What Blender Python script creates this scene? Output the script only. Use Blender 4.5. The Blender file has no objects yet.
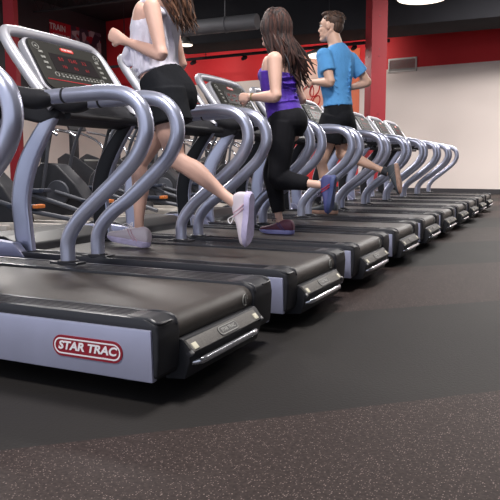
import bpy, bmesh, math, random
from mathutils import Vector, Matrix, Quaternion
random.seed(7)
PI = math.pi
C = bpy.context.scene.collection
V = Vector

# ------------------------------------------------------------------ materials
def lin(c):
    out = []
    for v in c:
        v = v / 255.0
        out.append(v / 12.92 if v <= 0.04045 else ((v + 0.055) / 1.055) ** 2.4)
    return (out[0], out[1], out[2], 1.0)

MATS = {}
def mat(name, col, rough=0.5, metal=0.0, noise=0.0, nscale=20.0, bump=0.0, bscale=60.0, emit=None, estr=1.0, coat=0.0):
    if name in MATS: return MATS[name]
    m = bpy.data.materials.new(name); m.use_nodes = True
    nt = m.node_tree; b = nt.nodes['Principled BSDF']
    c = lin(col)
    b.inputs['Base Color'].default_value = c
    b.inputs['Roughness'].default_value = rough
    b.inputs['Metallic'].default_value = metal
    b.inputs['Coat Weight'].default_value = coat
    tc = nt.nodes.new('ShaderNodeTexCoord')
    if noise:
        n = nt.nodes.new('ShaderNodeTexNoise'); n.inputs['Scale'].default_value = nscale; n.inputs['Detail'].default_value = 4
        nt.links.new(tc.outputs['Object'], n.inputs['Vector'])
        r = nt.nodes.new('ShaderNodeValToRGB')
        r.color_ramp.elements[0].position = 0.3; r.color_ramp.elements[1].position = 0.7
        r.color_ramp.elements[0].color = tuple(max(0, x * (1 - noise)) for x in c[:3]) + (1,)
        r.color_ramp.elements[1].color = tuple(min(1, x * (1 + noise)) for x in c[:3]) + (1,)
        nt.links.new(n.outputs['Fac'], r.inputs['Fac']); nt.links.new(r.outputs['Color'], b.inputs['Base Color'])
    if bump:
        n2 = nt.nodes.new('ShaderNodeTexNoise'); n2.inputs['Scale'].default_value = bscale; n2.inputs['Detail'].default_value = 3
        nt.links.new(tc.outputs['Object'], n2.inputs['Vector'])
        bp = nt.nodes.new('ShaderNodeBump'); bp.inputs['Strength'].default_value = bump; bp.inputs['Distance'].default_value = 0.02
        nt.links.new(n2.outputs['Fac'], bp.inputs['Height']); nt.links.new(bp.outputs['Normal'], b.inputs['Normal'])
    if emit:
        b.inputs['Emission Color'].default_value = lin(emit); b.inputs['Emission Strength'].default_value = estr
    MATS[name] = m
    return m

M_SILVER = mat('silver_lavender_paint', (190, 194, 216), 0.30, 0.66, noise=0.03, nscale=8, coat=0.25)
M_PANEL = mat('brushed_silver_panel', (176, 178, 202), 0.38, 0.5, noise=0.05, nscale=6)
M_HOOP = mat('pale_silver_hoop', (182, 182, 190), 0.42, 0.35)
M_BLACK = mat('satin_black_plastic', (44, 44, 48), 0.5, noise=0.06, nscale=30)
M_GLOSS = mat('gloss_black_trim', (42, 42, 47), 0.36)
M_RAIL = mat('foot_rail_ribbed', (62, 60, 62), 0.38, noise=0.12, nscale=40, bump=0.15, bscale=200)
M_BELT = mat('running_belt', (62, 57, 54), 0.45, noise=0.12, nscale=14, bump=0.12, bscale=350)
M_PLATE = mat('textured_grey_plate', (104, 101, 98), 0.6, noise=0.2, nscale=120, bump=0.3, bscale=400)
M_CHROME = mat('chrome', (205, 207, 215), 0.22, 0.9)
M_FACE = mat('console_face', (41, 40, 37), 0.65, noise=0.04)
M_SCREEN = mat('console_screen', (28, 22, 25), 0.5)
M_LED = mat('red_led', (120, 30, 35), 0.5, emit=(190, 40, 45), estr=0.25)
M_REDBADGE = mat('badge_maroon', (140, 28, 44), 0.35, coat=0.3)
M_REDPILL = mat('badge_red', (215, 60, 50), 0.4)
M_WHITE = mat('badge_white', (236, 232, 234), 0.45)
M_LTGREY = mat('light_grey_print', (140, 140, 136), 0.5)
M_SHROUD = mat('dark_shroud', (52, 52, 56), 0.45, noise=0.08)
M_ARM = mat('grey_arm', (78, 80, 88), 0.45, noise=0.05)
M_BASEF = mat('pale_machine_frame', (206, 198, 190), 0.45, 0.1, noise=0.06)
M_ORANGE = mat('orange_trim', (214, 118, 44), 0.5)
M_NAVY = mat('navy_pad', (44, 50, 66), 0.5)
M_COL = mat('red_steel_column', (142, 18, 32), 0.65, noise=0.05, nscale=3)
M_GREEN = mat('grey_green_console', (120, 124, 120), 0.4)

# ------------------------------------------------------------------ mesh helpers
def smooth(pts, n=5):
    """Catmull-Rom through rows of numbers"""
    P = [list(p) for p in pts]
    P = [[2 * a - b for a, b in zip(P[0], P[1])]] + P + [[2 * a - b for a, b in zip(P[-1], P[-2])]]
    out = []
    for i in range(1, len(P) - 2):
        for k in range(n):
            t = k / n
            out.append([0.5 * (2 * b + (c - a) * t + (2 * a - 5 * b + 4 * c - d) * t * t + (3 * b - a - 3 * c + d) * t ** 3)
                        for a, b, c, d in zip(P[i - 1], P[i], P[i + 1], P[i + 2])])
    out.append(P[-2])
    return out

def tube(bm, rows, r=None, seg=14, side=None, cap='flat', closed=False):
    """rows: (x,y,z[,a,b]); a along side, b across. One swept tube."""
    pts = [V(p[:3]) for p in rows]
    rad = []
    for p in rows:
        if r is not None: rad.append((r, r))
        elif len(p) == 4: rad.append((p[3], p[3]))
        else: rad.append((p[3], p[4]))
    n = len(pts)
    if cap == 'round' and not closed:
        t0 = (pts[1] - pts[0]).normalized(); t1 = (pts[-1] - pts[-2]).normalized()
        a0, a1 = min(rad[0]), min(rad[-1])
        pre, prer, post, postr = [], [], [], []
        for f in (0.95, 0.75, 0.4):
            s = math.sqrt(1 - f * f)
            pre.append(pts[0] - t0 * a0 * f); prer.append((rad[0][0] * s, rad[0][1] * s))
            post.insert(0, pts[-1] + t1 * a1 * f); postr.insert(0, (rad[-1][0] * s, rad[-1][1] * s))
        pts = pre + pts + post; rad = prer + rad + postr
        n = len(pts)
    rings = []
    prev = None
    for i in range(n):
        if closed: t = pts[(i + 1) % n] - pts[i - 1]
        else: t = pts[min(i + 1, n - 1)] - pts[max(i - 1, 0)]
        t = t.normalized() if t.length > 1e-9 else V((0, 0, 1))
        if side is not None:
            sv = V(side[i] if isinstance(side, list) else side)
        else:
            sv = prev if prev is not None else (V((0, 1, 0)) if abs(t.y) < 0.9 else V((1, 0, 0)))
        s = sv - t * sv.dot(t)
        if s.length < 1e-4: s = V((1, 0, 0)) - t * t.x
        s.normalize(); prev = s
        u = t.cross(s)
        a, b = rad[i]
        rings.append([bm.verts.new(pts[i] + s * a * math.cos(2 * PI * k / seg) + u * b * math.sin(2 * PI * k / seg)) for k in range(seg)])
    m = n if closed else n - 1
    for i in range(m):
        A, B = rings[i], rings[(i + 1) % n]
        for k in range(seg):
            bm.faces.new((A[k], A[(k + 1) % seg], B[(k + 1) % seg], B[k]))
    if not closed:
        bm.faces.new(list(reversed(rings[0]))); bm.faces.new(rings[-1])
    return bm

def box(bm, x0, x1, y0, y1, z0, z1, bev=0.0, seg=2, mtx=None):
    t = bmesh.new()
    bmesh.ops.create_cube(t, size=1.0)
    for v in t.verts:
        v.co = V(((x0 + x1) / 2 + v.co.x * (x1 - x0), (y0 + y1) / 2 + v.co.y * (y1 - y0), (z0 + z1) / 2 + v.co.z * (z1 - z0)))
    if bev: bmesh.ops.bevel(t, geom=t.edges[:], offset=bev, segments=seg, profile=0.6, affect='EDGES')
    merge(bm, t, mtx); return bm

def merge(bm, t, mtx=None):
    mp = {}
    for v in t.verts: mp[v] = bm.verts.new(mtx @ v.co if mtx else v.co)
    for f in t.faces:
        try: bm.faces.new([mp[v] for v in f.verts])
        except ValueError: pass
    t.free()

def prism(bm, poly, y0, y1, bev=0.0, seg=2, mtx=None, axis='y'):
    """polygon in xz extruded along y (or polygon in xy extruded along z)"""
    t = bmesh.new()
    if axis == 'y':
        a = [t.verts.new((p[0], y0, p[1])) for p in poly]; b = [t.verts.new((p[0], y1, p[1])) for p in poly]
    else:
        a = [t.verts.new((p[0], p[1], y0)) for p in poly]; b = [t.verts.new((p[0], p[1], y1)) for p in poly]
    n = len(poly)
    t.faces.new(a); t.faces.new(list(reversed(b)))
    for i in range(n): t.faces.new((a[i], b[i], b[(i + 1) % n], a[(i + 1) % n]))
    bmesh.ops.recalc_face_normals(t, faces=t.faces)
    if bev: bmesh.ops.bevel(t, geom=t.edges[:], offset=bev, segments=seg, profile=0.6, affect='EDGES')
    merge(bm, t, mtx); return bm

def ell(bm, c, r, mtx=None, u=16, v=12):
    t = bmesh.new()
    bmesh.ops.create_uvsphere(t, u_segments=u, v_segments=v, radius=1.0)
    for w in t.verts:
        p = V((w.co.x * r[0], w.co.y * r[1], w.co.z * r[2]))
        if mtx: p = mtx @ p
        w.co = p + V(c)
    merge(bm, t); return bm

def disc(bm, c, axis, r, th, seg=32, bev=0.0):
    ax = V(axis).normalized()
    rows = [tuple(V(c) - ax * th / 2) + (r,), tuple(V(c) + ax * th / 2) + (r,)]
    if bev:
        rows = [tuple(V(c) - ax * th / 2) + (r - bev,), tuple(V(c) - ax * (th / 2 - bev)) + (r,),
                tuple(V(c) + ax * (th / 2 - bev)) + (r,), tuple(V(c) + ax * th / 2) + (r - bev,)]
    return tube(bm, rows, seg=seg)

ORIGIN = {}
def world_origin(p):
    o = V((0, 0, 0))
    while p is not None:
        o = o + p.location; p = p.parent
    return o

def obj(name, bm, m, parent=None, shade=True, local=False):
    me = bpy.data.meshes.new(name)
    bmesh.ops.recalc_face_normals(bm, faces=bm.faces)
    if parent is not None and not local:
        bmesh.ops.translate(bm, verts=bm.verts, vec=-world_origin(parent))
    bm.to_mesh(me); bm.free()
    if m is not None: me.materials.append(m)
    if shade:
        for p in me.polygons: p.use_smooth = True
        try: me.set_sharp_from_angle(angle=math.radians(38))
        except Exception: pass
    o = bpy.data.objects.new(name, me); C.objects.link(o)
    if parent is not None: o.parent = parent
    return o

def pieces(name, bm, m, parent, shade=True, local=True):
    """each loose piece becomes an object of its own"""
    bm.verts.index_update(); seen = {}; groups = []
    for v in bm.verts:
        if v in seen: continue
        st = [v]; g = []
        seen[v] = 1
        while st:
            q = st.pop(); g.append(q)
            for e in q.link_edges:
                w_ = e.other_vert(q)
                if w_ not in seen: seen[w_] = 1; st.append(w_)
        groups.append(g)
    out = []
    for g in groups:
        nb = bmesh.new(); mp = {q: nb.verts.new(q.co) for q in g}
        for f in {f for q in g for f in q.link_faces}:
            nb.faces.new([mp[q] for q in f.verts])
        out.append(obj(name, nb, m, parent, shade, local))
    bm.free(); return out

def tag(o, label=None, cat=None, group=None, kind=None):
    if label: o['label'] = label
    if cat: o['category'] = cat
    if group: o['group'] = group
    if kind: o['kind'] = kind
    return o

def thing(name, label, cat, loc=(0, 0, 0), rz=0, group=None):
    o = bpy.data.objects.new(name, None); C.objects.link(o)
    o.location = loc; o.rotation_euler = (0, 0, rz); o.empty_display_size = 0.1
    return tag(o, label, cat, group)

def struct(name, bm, m, shade=False):
    o = obj(name, bm, m, None, shade); o['kind'] = 'structure'; return o

def dup(root, loc, rz=0, label=None):
    r = root.copy(); C.objects.link(r); r.location = loc; r.rotation_euler = (0, 0, rz)
    if label: r['label'] = label
    for ch in list(root.children):
        c = ch.copy(); C.objects.link(c); c.parent = r
        for g in list(ch.children):
            d = g.copy(); C.objects.link(d); d.parent = c
    return r

def evaluate(o):
    """bake modifiers into the mesh"""
    dg = bpy.context.evaluated_depsgraph_get(); dg.update()
    me = bpy.data.meshes.new_from_object(o.evaluated_get(dg), depsgraph=dg)
    o.modifiers.clear(); o.data = me
    for p in me.polygons: p.use_smooth = True
    return o

def remeshed(name, bm, m, parent, voxel=0.006, it=4, fac=0.5):
    o = obj(name, bm, m, parent)
    r = o.modifiers.new('r', 'REMESH'); r.mode = 'VOXEL'; r.voxel_size = voxel; r.use_smooth_shade = True
    if it:
        s = o.modifiers.new('s', 'SMOOTH'); s.iterations = it; s.factor = fac
    return evaluate(o)

def text_bm(body, size, mtx, depth=0.001, bold=0.0, shear=0.0, xs=1.0):
    cu = bpy.data.curves.new('t', 'FONT'); cu.body = body; cu.size = size; cu.extrude = depth; cu.offset = bold
    cu.align_x = 'CENTER'; cu.align_y = 'CENTER'; cu.shear = shear; cu.resolution_u = 3
    o = bpy.data.objects.new('t', cu); C.objects.link(o)
    dg = bpy.context.evaluated_depsgraph_get(); dg.update()
    me = bpy.data.meshes.new_from_object(o.evaluated_get(dg), depsgraph=dg)
    bm = bmesh.new(); bm.from_mesh(me)
    for v in bm.verts: v.co = mtx @ V((v.co.x * xs, v.co.y, v.co.z))
    bpy.data.objects.remove(o); bpy.data.meshes.remove(me)
    return bm

def frame(o, xa, ya):
    """matrix whose local x,y run along xa, ya"""
    xa = V(xa).normalized(); ya = V(ya); ya = (ya - xa * ya.dot(xa)).normalized(); za = xa.cross(ya)
    m = Matrix((xa, ya, za)).transposed().to_4x4(); m.translation = V(o)
    return m

def pill(cx, cy, w, h, n=10):
    r = h / 2; out = []
    for k in range(n + 1): a = -PI / 2 + PI * k / n; out.append((cx + w / 2 - r + r * math.cos(a), cy + r * math.sin(a)))
    for k in range(n + 1): a = PI / 2 + PI * k / n; out.append((cx - w / 2 + r + r * math.cos(a), cy + r * math.sin(a)))
    return out

# ------------------------------------------------------------------ camera
CAM = V((1.1051, -1.6674, 0.75)); F_PX = 664.72; YAW = 0.4378; PITCH = 0.1254; ROLL = -0.0017
cam = bpy.data.cameras.new('camera'); co = bpy.data.objects.new('camera', cam); C.objects.link(co)
fw = V((-math.sin(YAW) * math.cos(PITCH), math.cos(YAW) * math.cos(PITCH), -math.sin(PITCH)))
rt = V((math.cos(YAW), math.sin(YAW), 0)); up = rt.cross(fw)
rt2 = rt * math.cos(ROLL) + up * math.sin(ROLL); up2 = -rt * math.sin(ROLL) + up * math.cos(ROLL)
m = Matrix((rt2, up2, -fw)).transposed().to_4x4(); m.translation = CAM
co.matrix_world = m
cam.sensor_width = 36; cam.lens = 36 * F_PX / 500; cam.clip_start = 0.05; cam.clip_end = 100
bpy.context.scene.camera = co

# ------------------------------------------------------------------ room
P = 1.0592; W = 0.892
def floor_mat():
    m = bpy.data.materials.new('rubber_floor'); m.use_nodes = True
    nt = m.node_tree; N = nt.nodes; L = nt.links; b = N['Principled BSDF']
    tc = N.new('ShaderNodeTexCoord')
    sep = N.new('ShaderNodeSeparateXYZ'); L.new(tc.outputs['Object'], sep.inputs[0])
    def mth(op, a, bb, cc=None):
        n = N.new('ShaderNodeMath'); n.operation = op
        for i, v in enumerate((a, bb, cc)):
            if v is None: continue
            if isinstance(v, (int, float)): n.inputs[i].default_value = v
            else: L.new(v, n.inputs[i])
        return n.outputs[0]
    d = mth('ADD', mth('MULTIPLY', sep.outputs[0], -0.675), mth('MULTIPLY', sep.outputs[1], 0.738))   # across the rolls
    d = mth('ADD', d, 0.165)
    t = mth('MULTIPLY', d, 1 / 2.54)
    t = mth('FRACT', t, 0)                 # plain roll for t in 0..0.5
    plain = mth('LESS_THAN', t, 0.5)
    vo = N.new('ShaderNodeTexVoronoi'); vo.inputs['Scale'].default_value = 170; L.new(tc.outputs['Object'], vo.inputs['Vector'])
    ds = mth('LESS_THAN', vo.outputs['Distance'], 0.30)
    sc = N.new('ShaderNodeSeparateColor'); L.new(vo.outputs['Color'], sc.inputs[0])
    pick = mth('GREATER_THAN', sc.outputs[0], 0.60)
    fl = mth('MULTIPLY', ds, pick)
    # big soft variation
    no = N.new('ShaderNodeTexNoise'); no.inputs['Scale'].default_value = 1.3; no.inputs['Detail'].default_value = 5; L.new(tc.outputs['Object'], no.inputs['Vector'])
    rp = N.new('ShaderNodeValToRGB'); L.new(no.outputs['Fac'], rp.inputs['Fac'])
    rp.color_ramp.elements[0].position = .3; rp.color_ramp.elements[0].color = lin((42, 40, 40))
    rp.color_ramp.elements[1].position = .7; rp.color_ramp.elements[1].color = lin((47, 45, 44))
    no2 = N.new('ShaderNodeTexNoise'); no2.inputs['Scale'].default_value = 90; no2.inputs['Detail'].default_value = 4; L.new(tc.outputs['Object'], no2.inputs['Vector'])
    rp2 = N.new('ShaderNodeValToRGB'); L.new(no2.outputs['Fac'], rp2.inputs['Fac'])
    rp2.color_ramp.elements[0].position = .35; rp2.color_ramp.elements[0].color = lin((46, 39, 38))
    rp2.color_ramp.elements[1].position = .65; rp2.color_ramp.elements[1].color = lin((62, 53, 51))
    fc = N.new('ShaderNodeMix'); fc.data_type = 'RGBA'
    fc.inputs['A'].default_value = lin((138, 122, 118)); fc.inputs['B'].default_value = lin((92, 78, 77)); L.new(sc.outputs[1], fc.inputs['Factor'])
    m1 = N.new('ShaderNodeMix'); m1.data_type = 'RGBA'; L.new(fl, m1.inputs['Factor']); L.new(rp2.outputs[0], m1.inputs['A']); L.new(fc.outputs['Result'], m1.inputs['B'])
    m2 = N.new('ShaderNodeMix'); m2.data_type = 'RGBA'; L.new(plain, m2.inputs['Factor']); L.new(m1.outputs['Result'], m2.inputs['A']); L.new(rp.outputs[0], m2.inputs['B'])
    L.new(m2.outputs['Result'], b.inputs['Base Color'])
    b.inputs['Roughness'].default_value = 0.6; b.inputs['Specular IOR Level'].default_value = .12
    bp = N.new('ShaderNodeBump'); bp.inputs['Strength'].default_value = 0.25; bp.inputs['Distance'].default_value = 0.004
    L.new(no2.outputs['Fac'], bp.inputs['Height']); L.new(bp.outputs['Normal'], b.inputs['Normal'])
    return m

CEIL = 6.0; XL = -14.3; XR = 7.0; YB = -5.0
def wy(x): return 17.25 + 0.116 * (-0.4 - x)      # far wall line, slightly turned
WR = math.atan(-0.116)
struct('floor', box(bmesh.new(), XL - .3, XR, YB, 19.6, -0.1, 0), floor_mat())
M_CEIL = mat('black_ceiling', (44, 44, 48), 0.8, noise=0.1, nscale=1.5)
struct('ceiling', box(bmesh.new(), XL - .3, XR, YB, 19.6, CEIL, CEIL + .1), M_CEIL)

def split_wall_mat(name, low, high, z, top=None, ztop=9):
    m = bpy.data.materials.new(name); m.use_nodes = True
    nt = m.node_tree; b = nt.nodes['Principled BSDF']; b.inputs['Roughness'].default_value = 0.65
    tc = nt.nodes.new('ShaderNodeTexCoord'); s = nt.nodes.new('ShaderNodeSeparateXYZ'); nt.links.new(tc.outputs['Object'], s.inputs[0])
    g = nt.nodes.new('ShaderNodeMath'); g.operation = 'GREATER_THAN'; g.inputs[1].default_value = z; nt.links.new(s.outputs[2], g.inputs[0])
    no = nt.nodes.new('ShaderNodeTexNoise'); no.inputs['Scale'].default_value = 1.2; nt.links.new(tc.outputs['Object'], no.inputs['Vector'])
    mx0 = nt.nodes.new('ShaderNodeMix'); mx0.data_type = 'RGBA'; nt.links.new(no.outputs['Fac'], mx0.inputs['Factor'])
    mx0.inputs['A'].default_value = lin(low); mx0.inputs['B'].default_value = lin(tuple(v * 0.975 for v in low))
    mx = nt.nodes.new('ShaderNodeMix'); mx.data_type = 'RGBA'; nt.links.new(g.outputs[0], mx.inputs['Factor'])
    nt.links.new(mx0.outputs['Result'], mx.inputs['A']); mx.inputs['B'].default_value = lin(high)
    nt.links.new(mx.outputs['Result'], b.inputs['Base Color'])
    return m
M_FAR = split_wall_mat('far_wall_paint', (226, 214, 208), (206, 32, 40), 3.48)
M_LEFT = split_wall_mat('left_wall_paint', (222, 210, 204), (62, 63, 67), 2.85)

def wallbox(x0, x1, z0, z1, d0, d1, bev=0):
    """box lying along the far wall; d measured out of the wall towards the room"""
    t = bmesh.new()
    y0 = -d1; y1 = -d0
    L = 1 / math.cos(WR)
    box(t, x0 * L, x1 * L, y0, y1, z0, z1, bev)
    mt = Matrix.Translation((0, wy(0), 0)) @ Matrix.Rotation(WR, 4, 'Z')
    for v in t.verts: v.co = mt @ v.co
    return t
struct('wall_back', wallbox(XL, XR, 0, CEIL, -0.15, 0), M_FAR)
struct('wall_left', box(bmesh.new(), XL - .15, XL, YB, 19.0, 0, CEIL), M_LEFT)
struct('added_wall_right', box(bmesh.new(), XR, XR + .15, YB, 17.0, 0, CEIL), mat('added_wall_dark', (60, 58, 58), .7))  # unseen wall, added dark to keep light off the rear faces
struct('baseboard_back', wallbox(XL, XR, 0, 0.13, 0, 0.02), mat('dark_baseboard', (52, 50, 54), 0.6))
# wall vent
v = thing('wall_vent', 'white framed louvred air vent high on the far wall beside the red column', 'vent', (-3.0, wy(-3.0), 3.5))
t = wallbox(-3.55, -2.73, 3.38, 3.42, 0, .05); 
for a in ((-3.55, -2.73, 3.72, 3.76), (-3.55, -3.515, 3.38, 3.76), (-2.765, -2.73, 3.38, 3.76)):
    merge(t, wallbox(a[0], a[1], a[2], a[3], 0, .05))
obj('frame', t, mat('vent_white', (214, 210, 206), 0.5), v, False)
t = bmesh.new()
for i in range(11):
    z = 3.435 + i * 0.026
    merge(t, wallbox(-3.52, -2.76, z, z + .012, 0.005, .035))
obj('louvre', t, mat('vent_grey', (150, 148, 146), 0.5), v, False)

# mural on the far wall
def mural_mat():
    m = bpy.data.materials.new('mural_print_and_glow'); m.use_nodes = True
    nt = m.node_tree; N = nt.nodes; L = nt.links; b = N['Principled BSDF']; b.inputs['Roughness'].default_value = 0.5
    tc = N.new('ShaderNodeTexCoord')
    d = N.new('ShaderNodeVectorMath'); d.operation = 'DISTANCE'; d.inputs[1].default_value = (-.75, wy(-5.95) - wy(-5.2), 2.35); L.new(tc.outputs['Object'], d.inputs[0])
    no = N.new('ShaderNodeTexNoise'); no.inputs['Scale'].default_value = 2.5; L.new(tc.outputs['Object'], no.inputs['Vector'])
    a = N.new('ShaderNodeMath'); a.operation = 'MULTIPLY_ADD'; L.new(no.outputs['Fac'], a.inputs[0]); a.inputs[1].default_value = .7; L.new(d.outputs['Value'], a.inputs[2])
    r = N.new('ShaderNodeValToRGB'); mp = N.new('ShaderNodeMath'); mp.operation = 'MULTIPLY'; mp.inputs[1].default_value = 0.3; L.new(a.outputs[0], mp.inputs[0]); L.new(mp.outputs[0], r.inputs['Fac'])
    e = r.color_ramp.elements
    e[0].position = 0.12; e[0].color = lin((250, 226, 214)); e[1].position = 0.95; e[1].color = lin((200, 50, 36))  # pale centre paints a glow of light into the orange print
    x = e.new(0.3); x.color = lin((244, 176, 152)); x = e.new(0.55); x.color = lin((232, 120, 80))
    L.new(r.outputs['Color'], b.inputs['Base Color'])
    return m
mu = thing('wall_mural', 'orange mural panel with a painted pale glow on the far wall behind the man', 'mural', (-5.2, wy(-5.2), 1.0))
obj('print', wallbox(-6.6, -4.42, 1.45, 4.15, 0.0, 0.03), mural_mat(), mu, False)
obj('lower_band', wallbox(-7.4, -4.42, 0.14, 1.45, 0.0, 0.03), mat('mural_red', (200, 34, 40), 0.5), mu, False)
t = bmesh.new()
for c, r in (((-6.1, 2.9), .22), ((-5.85, 3.05), .16), ((-6.15, 2.55), .17), ((-5.8, 2.7), .13)):
    pts = [(c[0] + r * math.cos(a * PI / 8), wy(c[0]) - .045, c[1] + r * 1.3 * math.sin(a * PI / 8 + .4)) for a in range(16)]
    tube(t, pts, r=0.018, seg=6, closed=True)
obj('swirl', t, mat('mural_line', (205, 40, 44), 0.5), mu)

# banner on the left wall
bn = thing('wall_banner', 'red banner with white lettering and gym photos high on the dark left wall', 'banner', (XL, 16.9, 4.35))
BY0, BY1, BZ0, BZ1 = 15.85, 18.5, 4.6, 5.5
obj('cloth', box(bmesh.new(), XL, XL + .03, BY0, BY0 + 1.02, BZ0, BZ1), mat('banner_red', (196, 32, 52), 0.55), bn, False)
def photo_mat():
    m = bpy.data.materials.new('banner_photo'); m.use_nodes = True
    nt = m.node_tree; N = nt.nodes; L = nt.links; b = N['Principled BSDF']
    tc = N.new('ShaderNodeTexCoord'); vo = N.new('ShaderNodeTexVoronoi'); vo.inputs['Scale'].default_value = 4.5; L.new(tc.outputs['Object'], vo.inputs['Vector'])
    s = N.new('ShaderNodeSeparateColor'); L.new(vo.outputs['Color'], s.inputs[0])
    r = N.new('ShaderNodeValToRGB'); r.color_ramp.interpolation = 'CONSTANT'; L.new(s.outputs[0], r.inputs['Fac'])
    e = r.color_ramp.elements; e[0].color = lin((70, 64, 84)); e[1].position = .7; e[1].color = lin((176, 50, 66))
    x = e.new(.3); x.color = lin((190, 180, 190)); x = e.new(.5); x.color = lin((120, 110, 130)); x = e.new(.85); x.color = lin((206, 198, 206))
    L.new(r.outputs[0], b.inputs['Base Color']); return m
obj('photo_print', box(bmesh.new(), XL, XL + .03, BY0 + 1.02, BY1, BZ0, BZ1), photo_mat(), bn, False)
t = text_bm('TRAIN', .27, frame((XL + .034, BY0 + .36, BZ1 - .2), (0, 1, 0), (0, 0, 1)), .002, .006)
obj('lettering', t, M_WHITE, bn, False); t = (text_bm('DIFFERENT', .27, frame((XL + .034, BY0 + .54, BZ1 - .5), (0, 1, 0), (0, 0, 1)), .002, .006, xs=.62))
obj('lettering', t, M_WHITE, bn, False)

# columns
def column(name, label, x, y, w, rz, col=M_COL):
    o = thing(name, label, 'column', (x, y, 0), rz)
    f = w / 2
    t = bmesh.new()
    box(t, -f, f, -f, f, 0, CEIL)
    obj('shaft', t, col, o, False, True)
    t = bmesh.new(); box(t, -f * 1.35, f * 1.35, -f * 1.35, f * 1.35, 0, .03)
    obj('base_plate', t, col, o, False, True)
    t = bmesh.new()
    for z in (1.2, 1.9, 3.15, 3.3, 4.0):
        disc(t, (-f, 0.0, z), (1, 0, 0), .02, .02, 10); disc(t, (0, -f, z), (0, 1, 0), .012, .02, 10)
    pieces('bolt', t, mat('dark_bolt', (110, 30, 40), 0.5), o, True, True)
    return o
column('steel_column', 'tall red square steel column standing between the man and the beige wall', -2.80, 13.3, .36, math.radians(38))
column('steel_column', 'red steel column at the far left behind the dark cardio machines', -8.40, 8.1, .20, math.radians(20))

# ducts, pipes, beams and lamps overhead
M_BEAM = mat('dark_steel_beam', (62, 62, 66), 0.7)
for i, y in enumerate((4.2, 6.4, 8.6, 10.8, 13.0, 15.2)):
    t = bmesh.new()
    box(t, XL, XR, y - .07, y + .07, CEIL - .04, CEIL); box(t, XL, XR, y - .07, y + .07, CEIL - .42, CEIL - .39)
    n = 44
    for k in range(n):
        x = XL + (XR - XL) * k / n; dx = (XR - XL) / n
        tube(t, [(x, y, CEIL - .04), (x + dx / 2, y, CEIL - .4)], r=.012, seg=5); tube(t, [(x + dx / 2, y, CEIL - .4), (x + dx, y, CEIL - .04)], r=.012, seg=5)
    o = obj('ceiling_joist', t, M_BEAM, None, False)
    tag(o, ['black open-web roof joist nearest the camera, first of the row', 'black open-web roof joist second from the camera', 'black open-web roof joist third from the camera',
            'black open-web roof joist fourth from the camera', 'black open-web roof joist fifth from the camera', 'black open-web roof joist farthest from the camera, over the beige wall'][i], 'beam', 'roof joists')
t = bmesh.new(); tube(t, [(-8.2, 12.2, 3.93), (-5.2, 12.2, 3.93)], r=.17, seg=24)
for x in (-8.0, -7.1, -6): tube(t, [(x, 12.2, 3.93), (x + .05, 12.2, 3.93)], r=.182, seg=24); tube(t, [(x, 12.2, 4.0), (x, 12.2, CEIL)], r=.012, seg=6)
tag(obj('air_duct', t, mat('duct_grey', (118, 118, 122), 0.5, .3)), 'long round grey air duct hanging under the dark ceiling', 'duct')
t = bmesh.new(); box(t, -9.2, XR, 14.6, 16.0, 4.05, CEIL, .02)
tag(obj('ceiling_soffit', t, M_CEIL), 'wide black dropped soffit in front of the far wall', 'soffit', None)
t = bmesh.new(); tube(t, [(XL + 1, 16.9, 4.02), (-3.2, 16.2, 4.02)], r=.045, seg=8)
for x in (-12, -9, -6.2): tube(t, [(x, 16.75, 4.02), (x, 16.75, CEIL)], r=.015, seg=6)
trk = tag(obj('lighting_track', t, M_BEAM), 'thin black lighting track with small spotlights in front of the red wall band', 'track')
for x in (-11.6, -9.4, -7.6, -6.0, -4.2):
    y = 16.9 + (x - XL - 1) * (-.7 / (-3.2 - XL - 1))
    t = bmesh.new(); tube(t, [(x, y, 4.0), (x, y + .04, 3.93)], r=.02, seg=6); tube(t, [(x, y - .06, 3.88, .05), (x, y + .12, 3.96, .07)], seg=12)
    obj('spotlight', t, M_BEAM, trk, True, False)
    ld = bpy.data.lights.new('track_light', 'SPOT'); ld.energy = 48; ld.spot_size = math.radians(130); ld.spot_blend = 1; ld.shadow_soft_size = .06; ld.color = (1, .9, .82)
    lo = bpy.data.objects.new('track_light', ld); C.objects.link(lo); lo.location = (x, y + .15, 3.98); lo.rotation_euler = (math.radians(88), 0, 0)
t = bmesh.new(); tube(t, [(-4.0, 9.6, 3.88), (5, 9.6, 3.88)], r=.03, seg=8); tube(t, [(-.35, 9.6, 3.88), (-.35, 9.6, 3.74), (-.25, 9.6, 3.76), (-.2, 9.6, 3.78)], r=.02, seg=8)
for x in (-3, 0, 3): tube(t, [(x, 9.6, 3.88), (x, 9.6, CEIL)], r=.012, seg=6)
tag(obj('sprinkler_pipe', t, mat('pipe_grey', (92, 90, 92), 0.5)), 'thin grey pipe hung under the ceiling at upper right', 'pipe')

M_LAMP = mat('lamp_diffuser', (255, 246, 232), 0.5, emit=(255, 240, 220), estr=2.2)
def lamp(x, y, z, r, power, label, rod=True):
    o = thing('ceiling_lamp', label, 'lamp', (x, y, z), 0, 'hanging ceiling lamps')
    t = bmesh.new(); tube(t, [(0, 0, .0, r), (0, 0, .06, r * .98), (0, 0, .15, r * .5), (0, 0, .22, .06)], seg=28)
    obj('lamp_shade', t, mat('lamp_metal', (120, 118, 116), 0.4, .5), o, True, True)
    t = bmesh.new(); disc(t, (0, 0, -.01), (0, 0, 1), r * .92, .02, 28)
    obj('diffuser', t, M_LAMP, o, True, True)
    t = bmesh.new(); tube(t, [(0, 0, .2), (0, 0, CEIL - z)], r=.012, seg=6)
    obj('rod', t, M_BEAM, o, True, True)
    ld = bpy.data.lights.new('lamp_light', 'AREA'); ld.shape = 'DISK'; ld.size = r * 1.8; ld.energy = power; ld.color = (1, .96, .93)
    lo = bpy.data.objects.new('lamp_light', ld); C.objects.link(lo); lo.location = (x, y, z - .04)
    return o
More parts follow.
